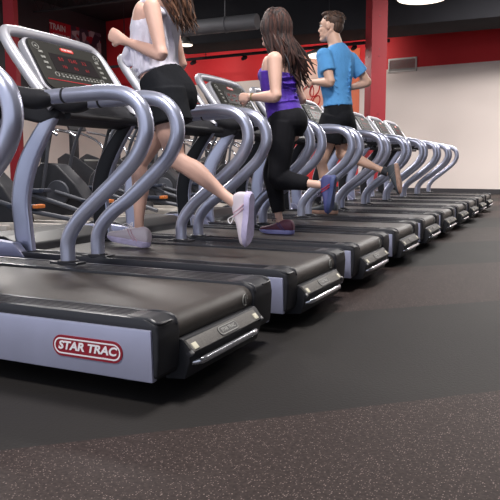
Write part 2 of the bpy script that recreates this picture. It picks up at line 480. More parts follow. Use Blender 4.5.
lamp(-1.1, 9.6, 3.44, .42, 60, 'round white ceiling lamp at top right above the last treadmills')
lamp(-7.62, 13.2, 3.77, .18, 60, 'small bright ceiling lamp glowing beside the ponytail of the first runner')
lamp(-4.2, 14.2, 3.42, .55, 70, 'round ceiling lamp glowing behind the shoulders of the man in blue')
lamp(.3, 1.4, 4.6, .6, 200, 'large ceiling lamp above the nearest treadmills')
lamp(-.9, -2.6, 4.6, .6, 230, 'added unseen fill lamp behind the camera, out over the near floor')  # added lamp out of view, brightens the camera-facing side panels
lamp(-4.6, 5.4, 4.6, .6, 260, 'added unseen fill lamp above the cardio machines')  # unseen lamp, placed here to brighten the red column at left
lamp(3.2, 7.0, 4.6, .6, 70, 'large ceiling lamp above the open floor aisle')
lamp(2.2, 13.2, 4.6, .6, 420, 'added unseen lamp brightening the beige wall, right of the row')  # unseen lamp added to lift the beige far wall
lamp(.3, 12.4, 4.9, .6, 290, 'added unseen lamp brightening the beige wall, beyond the last treadmill')  # second unseen lamp added for the far wall's brightness
lamp(-11.6, 9.0, 5.4, .6, 800, 'added unseen lamp brightening the left wall')  # added lamp kept out of view, lights the left wall and banner

for _m in (M_FACE, M_BLACK, M_SCREEN, M_SHROUD):
    _m.node_tree.nodes['Principled BSDF'].inputs['Specular IOR Level'].default_value = .28
# ------------------------------------------------------------------ treadmill
def make_treadmill(label):
    R = thing('treadmill', label, 'treadmill', (0, 0, 0), 0, 'row of treadmills')
    HB = W / 2
    LEN = 2.13
    # black base body
    t = bmesh.new()
    prism(t, [(-.012, .084), (.0, .10), (.0, .235), (-.02, .262), (-LEN + .05, .262), (-LEN, .2), (-LEN, .10), (-LEN + .06, .084)], .012, W - .012, .008)
    obj('base_frame', t, M_BLACK, R, True, True)
    t = bmesh.new()
    for x in (-.25, -1.95):
        for y in (.24, W - .24): tube(t, [(x, y, 0), (x, y, .095)], r=.035, seg=14)
    pieces('foot', t, M_BLACK, R, True, True)
    # silver side panels
    for s in (0, 1):
        y0, y1 = (-.006, .02) if s == 0 else (W - .02, W + .006)
        t = bmesh.new()
        prism(t, [(-.004, .087), (-.008, .252), (-LEN + .03, .252), (-LEN + .01, .2), (-LEN + .05, .087)], y0, y1, .005)
        sp = obj('side_panel', t, M_PANEL, R, True, True)
        if s == 0:
            cx, cz = -.25, .170; w, h = .278, .070
            mm = frame((cx, -.0065, cz), (1, 0, 0), (0, 0, 1))
            b0 = bmesh.new(); prism(b0, pill(0, 0, w, h), -.002, .003, 0, mtx=mm, axis='z')
            bd = obj('badge', b0, M_REDBADGE, R, True, True)
            b1 = bmesh.new()
            # white outline ring
            o1, i1 = pill(0, 0, w - .014, h - .016), pill(0, 0, w - .024, h - .026)
            va = [b1.verts.new(mm @ V((p[0], p[1], .0042))) for p in o1]; vb = [b1.verts.new(mm @ V((p[0], p[1], .0042))) for p in i1]
            for k in range(len(va)):
                b1.faces.new((va[k], va[(k + 1) % len(va)], vb[(k + 1) % len(va)], vb[k]))
            tx = text_bm('STAR TRAC', .038, frame((cx, -.0108, cz + .001), (1, 0, 0), (0, 0, 1)), .0006, .0013, .22, 1.17)
            merge(b1, tx)
            for k in range(4): disc(b1, mm @ V((.055 + k * .009, -.024, .004)), (0, 1, 0), .0025, .002, 8)
            e = obj('badge_lettering', b1, M_WHITE, bd, False, True)
    # hood flanks silver
    t = bmesh.new()
    for y0, y1 in ((-.004, .05), (W - .05, W + .004)):
        prism(t, [(-1.52, .258), (-1.60, .335), (-1.80, .352), (-LEN + .12, .34), (-LEN + .0, .27), (-LEN + .02, .256)], y0, y1, .012)
    pieces('hood_flank', t, M_PANEL, R, True, True)
    t = bmesh.new()
    prism(t, [(-1.56, .262), (-1.60, .315), (-1.74, .362), (-1.95, .365), (-LEN + .02, .30), (-LEN + .01, .262)], .05, W - .05, .02, 3)
    obj('motor_hood', t, M_SHROUD, R, True, True)
    # foot rails
    for y0, y1 in ((.0, .138), (.70, W)):
        t = bmesh.new(); prism(t, [(-.035, .25), (-.045, .272), (-.07, .285), (-1.60, .285), (-1.60, .25)], y0 + .022, y1 - .022, .006)
        fr = obj('foot_rail', t, M_RAIL, R, True, True)
        t = bmesh.new()
        for a in (y0 + .002, y1 - .026):
            prism(t, [(.0, .235), (-.01, .27), (-.04, .286), (-1.62, .289), (-1.62, .25)], a, a + .024, .006)
        for k in range(5):
            yy = y0 + .036 + k * (y1 - y0 - .072) / 4
            box(t, -1.55, -.12, yy - .0015, yy + .0015, .284, .287)
        obj('edge_trim', t, M_GLOSS, fr, True, True)
    # rear end caps each side of the roller
    t = bmesh.new()
    for y0, y1 in ((.003, .135), (.705, W - .003)):
        prism(t, [(-.12, .25), (-.11, .284), (-.03, .286), (.008, .268), (.014, .225), (.010, .15), (.006, .10), (-.05, .08)], y0, y1, .012, 3)
    pieces('end_cap', t, M_BLACK, R, True, True)
    t = bmesh.new()
    for yy in (.118, .722):
        tube(t, smooth([(-.10, yy, .281, .006), (-.05, yy, .284, .007), (-.005, yy, .275, .007), (.010, yy, .252, .005)], 4), seg=10, cap='round')
    tube(t, smooth([(-.10, .010, .281, .006), (-.03, .012, .283, .007), (.004, .018, .270, .006), (.006, .09, .268, .004)], 4), seg=8, cap='round')
    tube(t, smooth([(-.10, W - .010, .281, .006), (-.03, W - .012, .283, .007), (.004, W - .018, .270, .006), (.006, W - .09, .268, .004)], 4), seg=8, cap='round')
    pieces('corner_trim', t, M_GLOSS, R, True, True)
    # belt, rolling over rear drum
    prof = [(-1.60, .276), (-.06, .276)]
    for k in range(1, 11):
        a = PI / 2 - PI * k / 10; prof.append((-.045 + .052 * math.cos(a), .224 + .052 * math.sin(a)))
    prof += [(-.2, .172), (-.2, .18), (-1.6, .262)]
    t = bmesh.new(); prism(t, prof, .140, .698)
    bl = obj('running_belt', t, M_BELT, R, True, True)
    # small oval emblem on rear roller of the belt
    t = bmesh.new()
    cc = V((.0085, .63, .234)); pts = [tuple(cc + V((0, .020 * math.cos(a * PI / 8), .022 * math.sin(a * PI / 8)))) for a in range(14)]
    tube(t, pts, r=.0022, seg=6); tube(t, [tuple(cc + V((0, .0, .012))), tuple(cc + V((0, .008, -.016)))], r=.0022, seg=6)
    obj('emblem', t, M_LTGREY, bl, True, True)
    # step plate
    rear = frame((.040, .395, .170), (0, 1, 0), (-.68, 0, .73))
    t = bmesh.new(); 
    prism(t, [(-.03, .198), (.018, .196), (.048, .158), (.044, .12), (.026, .062), (-.05, .055)], .137, .703, .006)
    obj('rear_bumper', t, M_BLACK, R, True, True)
    t = bmesh.new(); box(t, -.258, .258, -.024, .024, .0, .010, .003, mtx=rear)
    pl = obj('step_plate', t, M_PLATE, R, True, True)
    t = bmesh.new(); prism(t, pill(0.01, 0, .145, .038), .008, .0125, 0, mtx=rear, axis='z')
    em = obj('plate_badge', t, mat('plate_badge_dark', (66, 64, 64), .5), pl, True, True)
    t = text_bm('STAR TRAC', .020, rear @ Matrix.Translation((.01, .0, .013)), .0004, .0008, .1, .98)
    o1, i1 = pill(0.01, 0, .139, .033), pill(0.01, 0, .132, .027)
    va = [t.verts.new(rear @ V((p[0], p[1], .0132))) for p in o1]; vb = [t.verts.new(rear @ V((p[0], p[1], .0132))) for p in i1]
    for k in range(len(va)): t.faces.new((va[k], va[(k + 1) % len(va)], vb[(k + 1) % len(va)], vb[k]))
    obj('plate_lettering', t, M_LTGREY, pl, False, True)
    t = bmesh.new()
    for s in (-1, 1): box(t, s * .235 - .014, s * .235 + .014, -.018, .006, .008, .0135, .001, mtx=rear)
    pieces('sticker', t, mat('sticker_cream', (214, 208, 186), .5), pl, True, True)
    t = bmesh.new()
    for s in (-1, 1): box(t, s * .272 - .012, s * .272 + .012, -.030, -.014, -.006, .010, .003, mtx=rear)
    pieces('bracket', t, M_GLOSS, R, True, True)
    t = bmesh.new(); tube(t, smooth([(.035, .165, .112, .008, .009), (.060, .18, .118, .009, .011), (.066, .22, .120, .010, .012), (.066, .57, .120, .010, .012), (.060, .61, .118, .009, .011), (.035, .625, .112, .008, .009)], 3), seg=12, cap='round')
    obj('lift_handle', t, M_CHROME, R, True, True)
    # handrails
    for s in (0, 1):
        y = .05 if s == 0 else W - .05
        dx = -.03 if s == 0 else 0
        path = smooth([(-1.04 + dx, y, .285), (-1.038 + dx, y, .385), (-1.010 + dx, y, .448), (-.95 + dx * .7, y, .517), (-.863, y, .590), (-.75, y, .682), (-.640, y, .782), (-.588, y, .866), (-.576, y, .935), (-.600, y, 1.010), (-.665, y, 1.062), (-.77, y, 1.083), (-.93, y, 1.081), (-1.17, y, 1.076)], 6)
        t = bmesh.new(); tube(t, path, r=.0355, seg=20)
        hr = obj('handrail', t, M_SILVER, R, True, True)
        t = bmesh.new(); disc(t, (-1.04 + dx, y, .292), (0, 0, 1), .052, .02, 20, .004); 
        box(t, -1.12 + dx, -.96 + dx, y - .04, y + .04, .284, .295, .004)
        obj('rail_foot', t, M_GLOSS, hr, True, True)
        t = bmesh.new(); disc(t, (-1.02, y, 1.080), (1, 0, 0), .038, .012, 20)
        obj('seam_ring', t, M_GLOSS, hr, True, True)
        t = bmesh.new(); tube(t, smooth([(-1.095, y, 1.074, .040, .030), (-1.16, y, 1.070, .046, .046), (-1.25, y, 1.078, .047, .050), (-1.36, y, 1.115, .042, .036), (-1.46, y, 1.15, .04, .03)], 5), seg=18, cap='round', side=(0, 1, 0))
        obj('hand_grip', t, M_BLACK, R, True, True)
    # uprights
    for s in (0, 1):
        y = .095 if s == 0 else W - .095
        rows = smooth([(-1.60, y, .27, .022, .060), (-1.615, y, .42, .022, .060), (-1.62, y, .58, .022, .061), (-1.565, y, .76, .022, .060), (-1.46, y, .92, .022, .048), (-1.375, y, 1.02, .022, .036), (-1.345, y, 1.08, .022, .03)], 5)
        t = bmesh.new()
        # rounded rectangular section
        seg = 16; rings = []
        for i, p in enumerate(rows):
            a = V(rows[max(i - 1, 0)][:3]); b = V(rows[min(i + 1, len(rows) - 1)][:3]); tg = (b - a).normalized(); u = tg.cross(V((0, 1, 0))).normalized()
            ring = []
            for k in range(seg):
                an = 2 * PI * k / seg; ca, sa = math.cos(an), math.sin(an)
                ring.append(t.verts.new(V(p[:3]) + V((0, 1, 0)) * p[3] * math.copysign(abs(ca) ** .45, ca) + u * p[4] * math.copysign(abs(sa) ** .45, sa)))
            rings.append(ring)
        for i in range(len(rings) - 1):
            for k in range(seg): t.faces.new((rings[i][k], rings[i][(k + 1) % seg], rings[i + 1][(k + 1) % seg], rings[i + 1][k]))
        t.faces.new(rings[0]); t.faces.new(rings[-1])
        upo = obj('upright', t, M_SILVER, R, True, True)
        t = bmesh.new(); yi = y + (.020 if s == 0 else -.020)
        tube(t, [(p[0], yi, p[2], .010, p[4] * .86) for p in rows], seg=12, side=(0, 1, 0))
        obj('upright_liner', t, M_BLACK, upo, True, True)
    # console tray under the display
    t = bmesh.new()
    prism(t, [(-1.30, 1.035), (-1.33, 1.005), (-1.44, .975), (-1.60, 1.01), (-1.66, 1.10), (-1.60, 1.16), (-1.40, 1.12)], .07, W - .07, .02, 3)
    tube(t, [(-1.28, .10, 1.02), (-1.28, W - .10, 1.02)], r=.022, seg=12)
    obj('console_tray', t, M_BLACK, R, True, True)
    # console body
    cf = frame((-1.505, HB, 1.305), (0, 1, 0), (-.53, 0, .848))      # local x = across, y = up the face, z = out
    def rrect(w, h, r, top=1.0, n=6):
        pts = []
        for sx, sy, a0 in ((1, -1, -PI / 2), (1, 1, 0), (-1, 1, PI / 2), (-1, -1, PI)):
            ww = w * (top if sy > 0 else 1.0)
            for k in range(n + 1):
                a = a0 + PI / 2 * k / n
                pts.append((sx * (ww / 2 - r) + r * math.cos(a), sy * (h / 2 - r) + r * math.sin(a)))
        return pts
    t = bmesh.new(); prism(t, rrect(.70, .36, .06, .97), -.045, .0, .012, 2, mtx=cf, axis='z')
    cs = obj('console_housing', t, M_HOOP, R, True, True)
    t = bmesh.new(); prism(t, rrect(.645, .325, .05, .97), -.01, .010, .003, 2, mtx=cf, axis='z')
    obj('display_panel', t, M_FACE, cs, True, True)
    dp = obj('display_border', prism(bmesh.new(), rrect(.665, .34, .055, .97), -.01, .004, 0, mtx=cf, axis='z'), M_GLOSS, cs, True, True)
    t = bmesh.new(); prism(t, [(-.19, -.035), (.20, -.035), (.19, .085), (-.18, .085)], .008, .0125, 0, mtx=cf, axis='z')
    obj('screen', t, M_SCREEN, cs, False, True)
    t = bmesh.new()
    for i, tx in enumerate(('8.0', '12:45', '3.2')):
        obj('readout', text_bm(tx, .034, cf @ Matrix.Translation((-.10 + i * .10, .052, .0135)), .0004, .0), M_LED, cs, False, True)
        obj('readout', text_bm(('150', '0.5', '6.1')[i], .028, cf @ Matrix.Translation((-.10 + i * .10, .0, .0135)), .0004, .0), M_LED, cs, False, True)
    t.free()
    t = bmesh.new()
    for i in range(4):
        for s in (-1, 1):
            box(t, s * .245 - .016, s * .245 + .016, .075 - i * .036, .09 - i * .036, .009, .013, 0, mtx=cf)
    for i in range(12): box(t, -.165 + i * .031, -.148 + i * .031, -.076, -.066, .009, .013, 0, mtx=cf)
    for i in range(12): box(t, -.165 + i * .031, -.150 + i * .031, -.058, -.052, .009, .012, 0, mtx=cf)
    for s in (-1, 1):
        pts = [cf @ V((s * .262 + .022 * math.cos(a * PI / 10), .118 + .022 * math.sin(a * PI / 10), .011)) for a in range(20)]
        tube(t, pts, r=.0022, seg=5, closed=True); box(t, s * .262 - .007, s * .262 + .007, .112, .124, .009, .012, 0, mtx=cf)
    for s in (-1, 1):
        pts = [cf @ V((s * .20 + .014 * math.cos(a * PI / 8), -.062 + .014 * math.sin(a * PI / 8), .011)) for a in range(16)]
        tube(t, pts, r=.003, seg=5, closed=True)
    obj('button_print', t, M_LTGREY, cs, False, True)
    t = bmesh.new(); box(t, -.30, .30, -.104, -.099, .009, .0118, 0, mtx=cf)
    obj('red_stripe', t, mat('stripe_red', (176, 40, 48), .5), cs, False, True)
    t = bmesh.new(); prism(t, pill(0, .128, .115, .026), .008, .0125, 0, mtx=cf, axis='z')
    bm_ = bmesh.new(); prism(bm_, rrect(.66, .33, .06, .97), -.105, -.04, .02, 2, mtx=cf, axis='z'); obj('console_back', bm_, M_BLACK, cs, True, True)
    bd = obj('console_badge', t, M_REDPILL, cs, True, True)
    t = text_bm('STAR TRAC', .018, cf @ Matrix.Translation((0, .128, .0135)), .0003, .0006, .1)
    obj('console_lettering', t, M_WHITE, cs, False, True)
    # hoop around the console
    ring = []
    yl, yr = .035, W - .055
    def hp(y, q): return (-1.38 - .295 * q, y, 1.105 + .385 * q)      # q 0 bottom, 1 top
    ring = [hp(yl + .03, -.12), hp(yl + .01, .1), hp(yl, .45), hp(yl, .78), hp(yl + .025, .94), hp(yl + .10, 1.0), hp(W / 2, 1.02),
            hp(yr - .10, 1.0), hp(yr - .025, .94), hp(yr, .78), hp(yr, .45), hp(yr - .01, .1), hp(yr - .03, -.12)]
    t = bmesh.new(); tube(t, smooth(ring, 6), r=.030, seg=18)
    obj('console_hoop', t, M_HOOP, R, True, True)
    return R

NEAR = ['nearest', 'second nearest', 'third', 'fourth', 'fifth', 'sixth', 'seventh', 'eighth', 'ninth', 'farthest']
tm_labels = [
    'nearest treadmill, empty, with a large maroon badge on its silver side panel',
    'silver and black treadmill carrying the woman in the white top',
    'silver and black treadmill carrying the woman in the purple top',
    'empty silver and black treadmill between the purple-topped woman and the man in blue',
    'silver and black treadmill carrying the man in the blue shirt',
    'empty silver and black treadmill just beyond the one the man runs on',
    'empty silver and black treadmill, fourth from the far end of the row',
    'empty silver and black treadmill, third from the far end of the row',
    'empty silver and black treadmill, last but one at the far end',
    'last silver and black treadmill at the far end, closest to the beige wall']
T0 = make_treadmill(tm_labels[0])
for k in range(1, 10): dup(T0, (0, k * P, 0), 0, tm_labels[k])

# ------------------------------------------------------------------ cardio machines behind
def make_elliptical(label, frame_mat, grp):
    """local x: front (-) to back (+); about 1.9 m long"""
    R = thing('elliptical_trainer', label, 'exercise machine', (0, 0, 0), 0, grp)
    t = bmesh.new()
    for y in (-.2, .2): box(t, -.9, .95, y - .04, y + .04, .03, .11, .012)
    box(t, -.95, -.80, -.34, .34, .0, .09, .015); box(t, .82, .95, -.34, .34, .0, .09, .015); box(t, -.2, -.05, -.3, .3, .0, .08, .015)
    obj('base_frame', t, frame_mat, R, True, True)
    t = bmesh.new(); prism(t, [(-.95, .09), (-.98, .35), (-.90, .62), (-.72, .80), (-.48, .78), (-.20, .52), (-.02, .28), (.02, .09)], -.15, .15, .03, 3)
    obj('shroud', t, M_SHROUD, R, True, True)
    t = bmesh.new()
    for s in (-1, 1): disc(t, (-.45, s * .17, .40), (0, 1, 0), .17, .04, 28, .01)
    pieces('crank_cover', t, M_ARM, R, True, True)
    for s, dz, dx in ((-1, .0, .0), (1, .16, -.25)):
        t = bmesh.new(); tube(t, [(-.45 + dx * .4, s * .23, .42 + dz * .5), (.12 + dx, s * .25, .27 + dz), (.80, s * .24, .16)], r=.028, seg=10)
        pa = obj('pedal_arm', t, M_ARM, R, True, True)
        t = bmesh.new(); box(t, -.02 + dx, .36 + dx, s * .25 - .075, s * .25 + .075, .275 + dz, .325 + dz, .015)
        pd = obj('pedal', t, M_NAVY, R, True, True)
        t = bmesh.new(); box(t, .32 + dx, .385 + dx, s * .25 - .078, s * .25 + .078, .285 + dz, .328 + dz, .01)
        obj('pedal_tip', t, M_ORANGE if s < 0 else M_NAVY, pd, True, True)
        t = bmesh.new(); tube(t, smooth([(-.60, s * .29, .45 + dz * .3), (-.52, s * .29, .85), (-.48 - dx * .3, s * .28, 1.15), (-.34 - dx * .4, s * .24, 1.42), (-.28 - dx * .4, s * .22, 1.58)], 5), r=.024, seg=10)
        obj('swing_handle', t, M_ARM, R, True, True)
    t = bmesh.new(); tube(t, smooth([(-.78, 0, .74, .06, .05), (-.70, 0, 1.05, .045, .04), (-.62, 0, 1.32, .04, .035)], 5), seg=14, side=(0, 1, 0))
    obj('mast', t, M_SHROUD, R, True, True)
    t = bmesh.new(); cf = frame((-.56, 0, 1.44), (0, 1, 0), (-.5, 0, .86)); box(t, -.24, .24, -.15, .15, -.04, .0, .02, mtx=cf)
    cs = obj('console', t, M_SHROUD, R, True, True)
    t = bmesh.new(); box(t, -.17, .17, -.06, .10, -.001, .004, 0, mtx=cf)
    obj('screen', t, M_GREEN, cs, False, True)
    t = bmesh.new(); tube(t, smooth([(-.40, -.22, 1.16), (-.50, -.2, 1.22), (-.58, 0, 1.24), (-.50, .2, 1.22), (-.40, .22, 1.16)], 5), r=.02, seg=10)
    obj('fixed_handle', t, M_CHROME, R, True, True)
    return R

def make_climber(label, grp):
    R = thing('stair_climber', label, 'exercise machine', (0, 0, 0), 0, grp)
    t = bmesh.new(); box(t, -.75, .75, -.36, .36, .0, .12, .02)
    obj('base_frame', t, M_BASEF, R, True, True)
    t = bmesh.new(); prism(t, [(-.72, .12), (-.74, .9), (-.55, 1.0), (-.30, .92), (.62, .36), (.66, .12)], -.34, -.28, .01); prism(t, [(-.72, .12), (-.74, .9), (-.55, 1.0), (-.30, .92), (.62, .36), (.66, .12)], .28, .34, .01)
    pieces('side_cover', t, M_SHROUD, R, True, True)
    for i in range(4):
        t = bmesh.new(); x = .45 - i * .24; z = .28 + i * .2; box(t, x - .12, x + .12, -.27, .27, z - .2 + .0, z, .008)
        st = obj('step', t, M_SHROUD, R, True, True)
        t = bmesh.new(); box(t, x + .105, x + .128, -.27, .27, z - .03, z + .004, .002); obj('step_nosing', t, M_LTGREY, st, True, True)
    for s in (-1, 1):
        t = bmesh.new(); tube(t, smooth([(.55, s * .33, .40), (.40, s * .34, .95), (.25, s * .34, 1.18), (-.1, s * .34, 1.34), (-.55, s * .33, 1.42)], 5), r=.022, seg=10)
        obj('handrail', t, M_CHROME, R, True, True)
    t = bmesh.new(); box(t, -.66, -.56, -.09, .09, .9, 1.5, .02)
    obj('mast', t, M_SHROUD, R, True, True)
    t = bmesh.new(); cf = frame((-.55, 0, 1.60), (0, 1, 0), (-.35, 0, .93)); box(t, -.25, .25, -.17, .17, -.05, .0, .02, mtx=cf)
    cs = obj('console', t, M_SHROUD, R, True, True)
    t = bmesh.new(); box(t, -.18, .18, -.06, .12, -.001, .004, 0, mtx=cf); obj('screen', t, M_GREEN, cs, False, True)
    return R

el_lab = ['dark elliptical trainer at far left with pale base, seen under the second console',
          'dark elliptical trainer behind the second treadmill with orange pedal tips',
          'dark elliptical trainer seen past the front leg of the woman in white',
          'dark elliptical trainer seen between the handrails of the third treadmill',
          'dark elliptical trainer just left of the woman in purple',
          'dark elliptical trainer hidden mostly behind the woman in purple',
          'dark elliptical trainer farthest along the front cardio row']
EY0 = 3.35
E0 = make_elliptical(el_lab[0], M_BASEF, 'front row of elliptical trainers')
E0.location = (-4.6, 4.3, 0); E0.rotation_euler = (0, 0, math.radians(8))
for k in range(1, 7): dup(E0, (-4.6 + .05 * k, 4.3 + 1.22 * k, 0), math.radians(8), el_lab[k])
S0 = make_climber('black stair climber nearest in the rear cardio row, under the console at left', 'rear row of stair climbers')
S0.location = (-6.9, 8.7, 0)
sl = ['black stair climber second in the rear cardio row', 'black stair climber third in the rear cardio row', 'black stair climber fourth in the rear cardio row, behind the third treadmill', 'black stair climber fifth in the rear cardio row', 'black stair climber at the far end of the rear cardio row']
for k in range(1, 5): dup(S0, (-6.9, 8.7 + 1.35 * k, 0), 0, sl[k - 1])

# ------------------------------------------------------------------ people
def skin(name, col): return mat(name, col, 0.5, noise=0.04, nscale=12)
def ring_rows(rows, n=4): return smooth(rows, n)

def hand(bm, wr, d, n, thumb=1, sc=1.0, curl=(55, 115, 165)):
    """palm + four unequal curled fingers + thumb; d = along forearm, n = palm side, thumb +-1 along side"""
    d = V(d).normalized(); n = V(n); n = (n - d * n.dot(d)).normalized(); s = d.cross(n) * thumb
    wr = V(wr)
    tube(bm, [tuple(wr - d * .02) + (.026 * sc, .020 * sc), tuple(wr + d * .02 * sc) + (.033 * sc, .017 * sc), tuple(wr + d * .06 * sc) + (.040 * sc, .015 * sc), tuple(wr + d * .085 * sc) + (.038 * sc, .012 * sc)], seg=14, side=s, cap='round')
    for off, ln in ((.030, .95), (.0105, 1.05), (-.0095, 1.0), (-.029, .80)):
        p = wr + d * (.082 - abs(off - .005) * .25) * sc + s * off * sc
        rows = [tuple(p - d * .02) + (.0085 * sc,)]; rows.append(tuple(p) + (.009 * sc,))
        for a, L in zip(curl, (.040, .025, .020)):
            an = math.radians(a); p = p + (d * math.cos(an) + n * math.sin(an)) * L * ln * sc
            rows.append(tuple(p) + ((.0085 - .0006 * len(rows)) * sc,))
        tube(bm, rows, seg=8, cap='round')
    p0 = wr + d * .025 * sc + s * .026 * sc
    p1 = p0 + (d * .62 + s * .55 + n * .45).normalized() * .038 * sc
    p2 = p1 + (d * .75 - s * .05 + n * .65).normalized() * .032 * sc
    p3 = p2 + (d * .35 - s * .65 + n * .6).normalized() * .026 * sc
    tube(bm, [tuple(p0) + (.014 * sc,), tuple(p1) + (.0115 * sc,), tuple(p2) + (.0095 * sc,), tuple(p3) + (.008 * sc,)], seg=10, cap='round')

def head(bm, c, f, up, sc=1.0, male=False):
    """c centre of skull, f facing, up; adds skull, jaw, nose, lips, ears, brow"""
    f = V(f).normalized(); up = V(up); up = (up - f * up.dot(f)).normalized(); l = up.cross(f)
    M = Matrix((f, l, up)).transposed()
    def at(a, b, cc): return V(c) + M @ V((a * sc, b * sc, cc * sc))
    ell(bm, at(-.012, 0, .025), (.097 * sc, .076 * sc, .093 * sc), M)
    ell(bm, at(.022, 0, -.03), (.068 * sc, .062 * sc, .078 * sc), M)
    ell(bm, at(.034, 0, -.055), (.056 * sc, .056 * sc, .062 * sc), M)
    ell(bm, at(.000, 0, -.050), (.060 * sc, .060 * sc, .055 * sc), M)
    tube(bm, [tuple(at(-.020, .046, -.040)) + (.022 * sc,), tuple(at(.02, .040, -.078)) + (.022 * sc,), tuple(at(.058, .015, -.098)) + (.022 * sc,), tuple(at(.058, -.015, -.098)) + (.022 * sc,), tuple(at(.02, -.040, -.078)) + (.022 * sc,), tuple(at(-.020, -.046, -.040)) + (.022 * sc,)], seg=10, cap='round')
    tube(bm, [tuple(at(.082, 0, .018)) + (.008 * sc,), tuple(at(.094, 0, -.005)) + (.010 * sc,), tuple(at(.104, 0, -.026)) + (.012 * sc,), tuple(at(.092, 0, -.034)) + (.012 * sc,)], seg=10, cap='round')
    ell(bm, at(.078, 0, .034), (.016 * sc, .046 * sc, .012 * sc), M)
    ell(bm, at(.082, 0, -.060), (.016 * sc, .026 * sc, .008 * sc), M); ell(bm, at(.080, 0, -.073), (.015 * sc, .022 * sc, .008 * sc), M)
    ell(bm, at(.078, 0, -.100), (.020 * sc, .024 * sc, .018 * sc), M)
    for s in (-1, 1):
        ell(bm, at(.064, s * .034, -.022), (.020 * sc, .022 * sc, .018 * sc), M)
        ell(bm, at(-.008, s * .078, -.005), (.017 * sc, .008 * sc, .030 * sc), M @ Matrix.Rotation(s * .3, 3, 'Z'))
    return M

def face_parts(parent, c, M, sc, lipcol, browcol):
    def at(a, b, cc): return V(c) + M @ V((a * sc, b * sc, cc * sc))
    for s in (-1, 1):
        t = bmesh.new(); ell(t, at(.073, s * .033, .010), (.012 * sc, .013 * sc, .008 * sc), M, 12, 8)
        e = obj('eye', t, mat('eye_white', (226, 222, 218), .3), parent)
        t = bmesh.new(); ell(t, at(.0832, s * .034, .010), (.0035 * sc, .0055 * sc, .0055 * sc), M, 10, 6)
        obj('iris', t, mat('iris_brown', (56, 40, 30), .2), e)
        t = bmesh.new(); tube(t, [tuple(at(.088, s * .016, .031)), tuple(at(.088, s * .034, .037)), tuple(at(.074, s * .052, .032))], r=.0035 * sc, seg=6, cap='round')
        obj('eyebrow', t, browcol, parent)
    t = bmesh.new(); tube(t, [tuple(at(.084, -.022, -.066)), tuple(at(.096, 0, -.065)), tuple(at(.084, .022, -.066))], r=.0065 * sc, seg=8, cap='round')
    obj('lips', t, lipcol, parent)

def shoe(parent, heel, toe, upv, upper, solem, lacem, L=None, accent=None):
    """heel, toe: points at the bottom of the sole"""
    heel, toe = V(heel), V(toe); d = toe - heel; L = L or d.length; d.normalize()
    upv = V(upv); upv = (upv - d * upv.dot(d)).normalized()
    M = frame(heel, d, upv.cross(d)); k = L / .28
    prof = [(0, .022, .03, .072), (.012, .030, .022, .098), (.04, .034, .018, .112), (.08, .036, .018, .110), (.115, .038, .018, .098), (.15, .042, .018, .084), (.19, .046, .018, .068), (.23, .044, .018, .058), (.262, .034, .02, .050), (.278, .016, .024, .040)]
    t = bmesh.new(); rings = []; n = 18
    for x, hw, z0, z1 in smooth(prof, 3):
        ring = []
        for i in range(n):
            a = 2 * PI * i / n; ca, sa = math.cos(a), math.sin(a)
            ring.append(t.verts.new(M @ V((x * k, hw * k * math.copysign(abs(ca) ** .8, ca), ((z0 + z1) / 2 + (z1 - z0) / 2 * math.copysign(abs(sa) ** .8, sa)) * k))))
        rings.append(ring)
    for i in range(len(rings) - 1):
        for j in range(n): t.faces.new((rings[i][j], rings[i][(j + 1) % n], rings[i + 1][(j + 1) % n], rings[i + 1][j]))
    t.faces.new(rings[0]); t.faces.new(rings[-1])
    sh = obj('shoe', t, upper, parent)
    out = [(0, -.018), (-.006, 0), (0, .018), (.02, .034), (.08, .036), (.12, .036), (.18, .048), (.23, .048), (.265, .034), (.283, .012), (.283, -.012), (.265, -.036), (.23, -.048), (.18, -.046), (.12, -.034), (.08, -.035), (.02, -.034)]
    t = bmesh.new(); n = len(out)
    lev = ((.94, lambda x: 0 + .012 * max(0, (x - .2) / .08) ** 2), (1.0, lambda x: .008 + .012 * max(0, (x - .2) / .08) ** 2), (1.0, lambda x: .026 + .006 * max(0, (.06 - x) / .06)), (.93, lambda x: .032))
    rs = []
    for sc_, fz in lev: rs.append([t.verts.new(M @ V(((.14 + (x - .14) * sc_) * k, y * sc_ * k, fz(x) * k))) for x, y in out])
    for i in range(3):
        for j in range(n): t.faces.new((rs[i][j], rs[i][(j + 1) % n], rs[i + 1][(j + 1) % n], rs[i + 1][j]))
    t.faces.new(rs[0]); t.faces.new(rs[-1])
    obj('sole', t, solem, sh)
    t = bmesh.new()
    for i in range(5):
        x = .125 + i * .017; z = .098 - i * .0085
        tube(t, [M @ V((x * k, -.024 * k, (z - .012) * k)), M @ V(((x + .006) * k, 0, (z + .001) * k)), M @ V(((x + .0) * k, .024 * k, (z - .012) * k))], r=.0028, seg=6)
    for s in (-1, 1): tube(t, smooth([tuple(M @ V((.125 * k, 0, .100 * k))), tuple(M @ V((.145 * k, s * .03 * k, .118 * k))), tuple(M @ V((.165 * k, s * .035 * k, .10 * k))), tuple(M @ V((.13 * k, 0, .10 * k)))], 4), r=.0025, seg=6)
    obj('lace', t, lacem, sh)
    t = bmesh.new()
    for s in (-1, 1):
        for q in (0, .02):
            tube(t, smooth([tuple(M @ V(((.06 + q) * k, s * .036 * k, .03 * k))), tuple(M @ V(((.09 + q) * k, s * .0375 * k, .06 * k))), tuple(M @ V(((.11 + q) * k, s * .034 * k, .088 * k)))], 3), r=.003, seg=6)
    pieces('stripe', t, accent or lacem, sh, True, False)
    return sh

def strands(bm, starts, paths, r0, r1, seg=5): pass

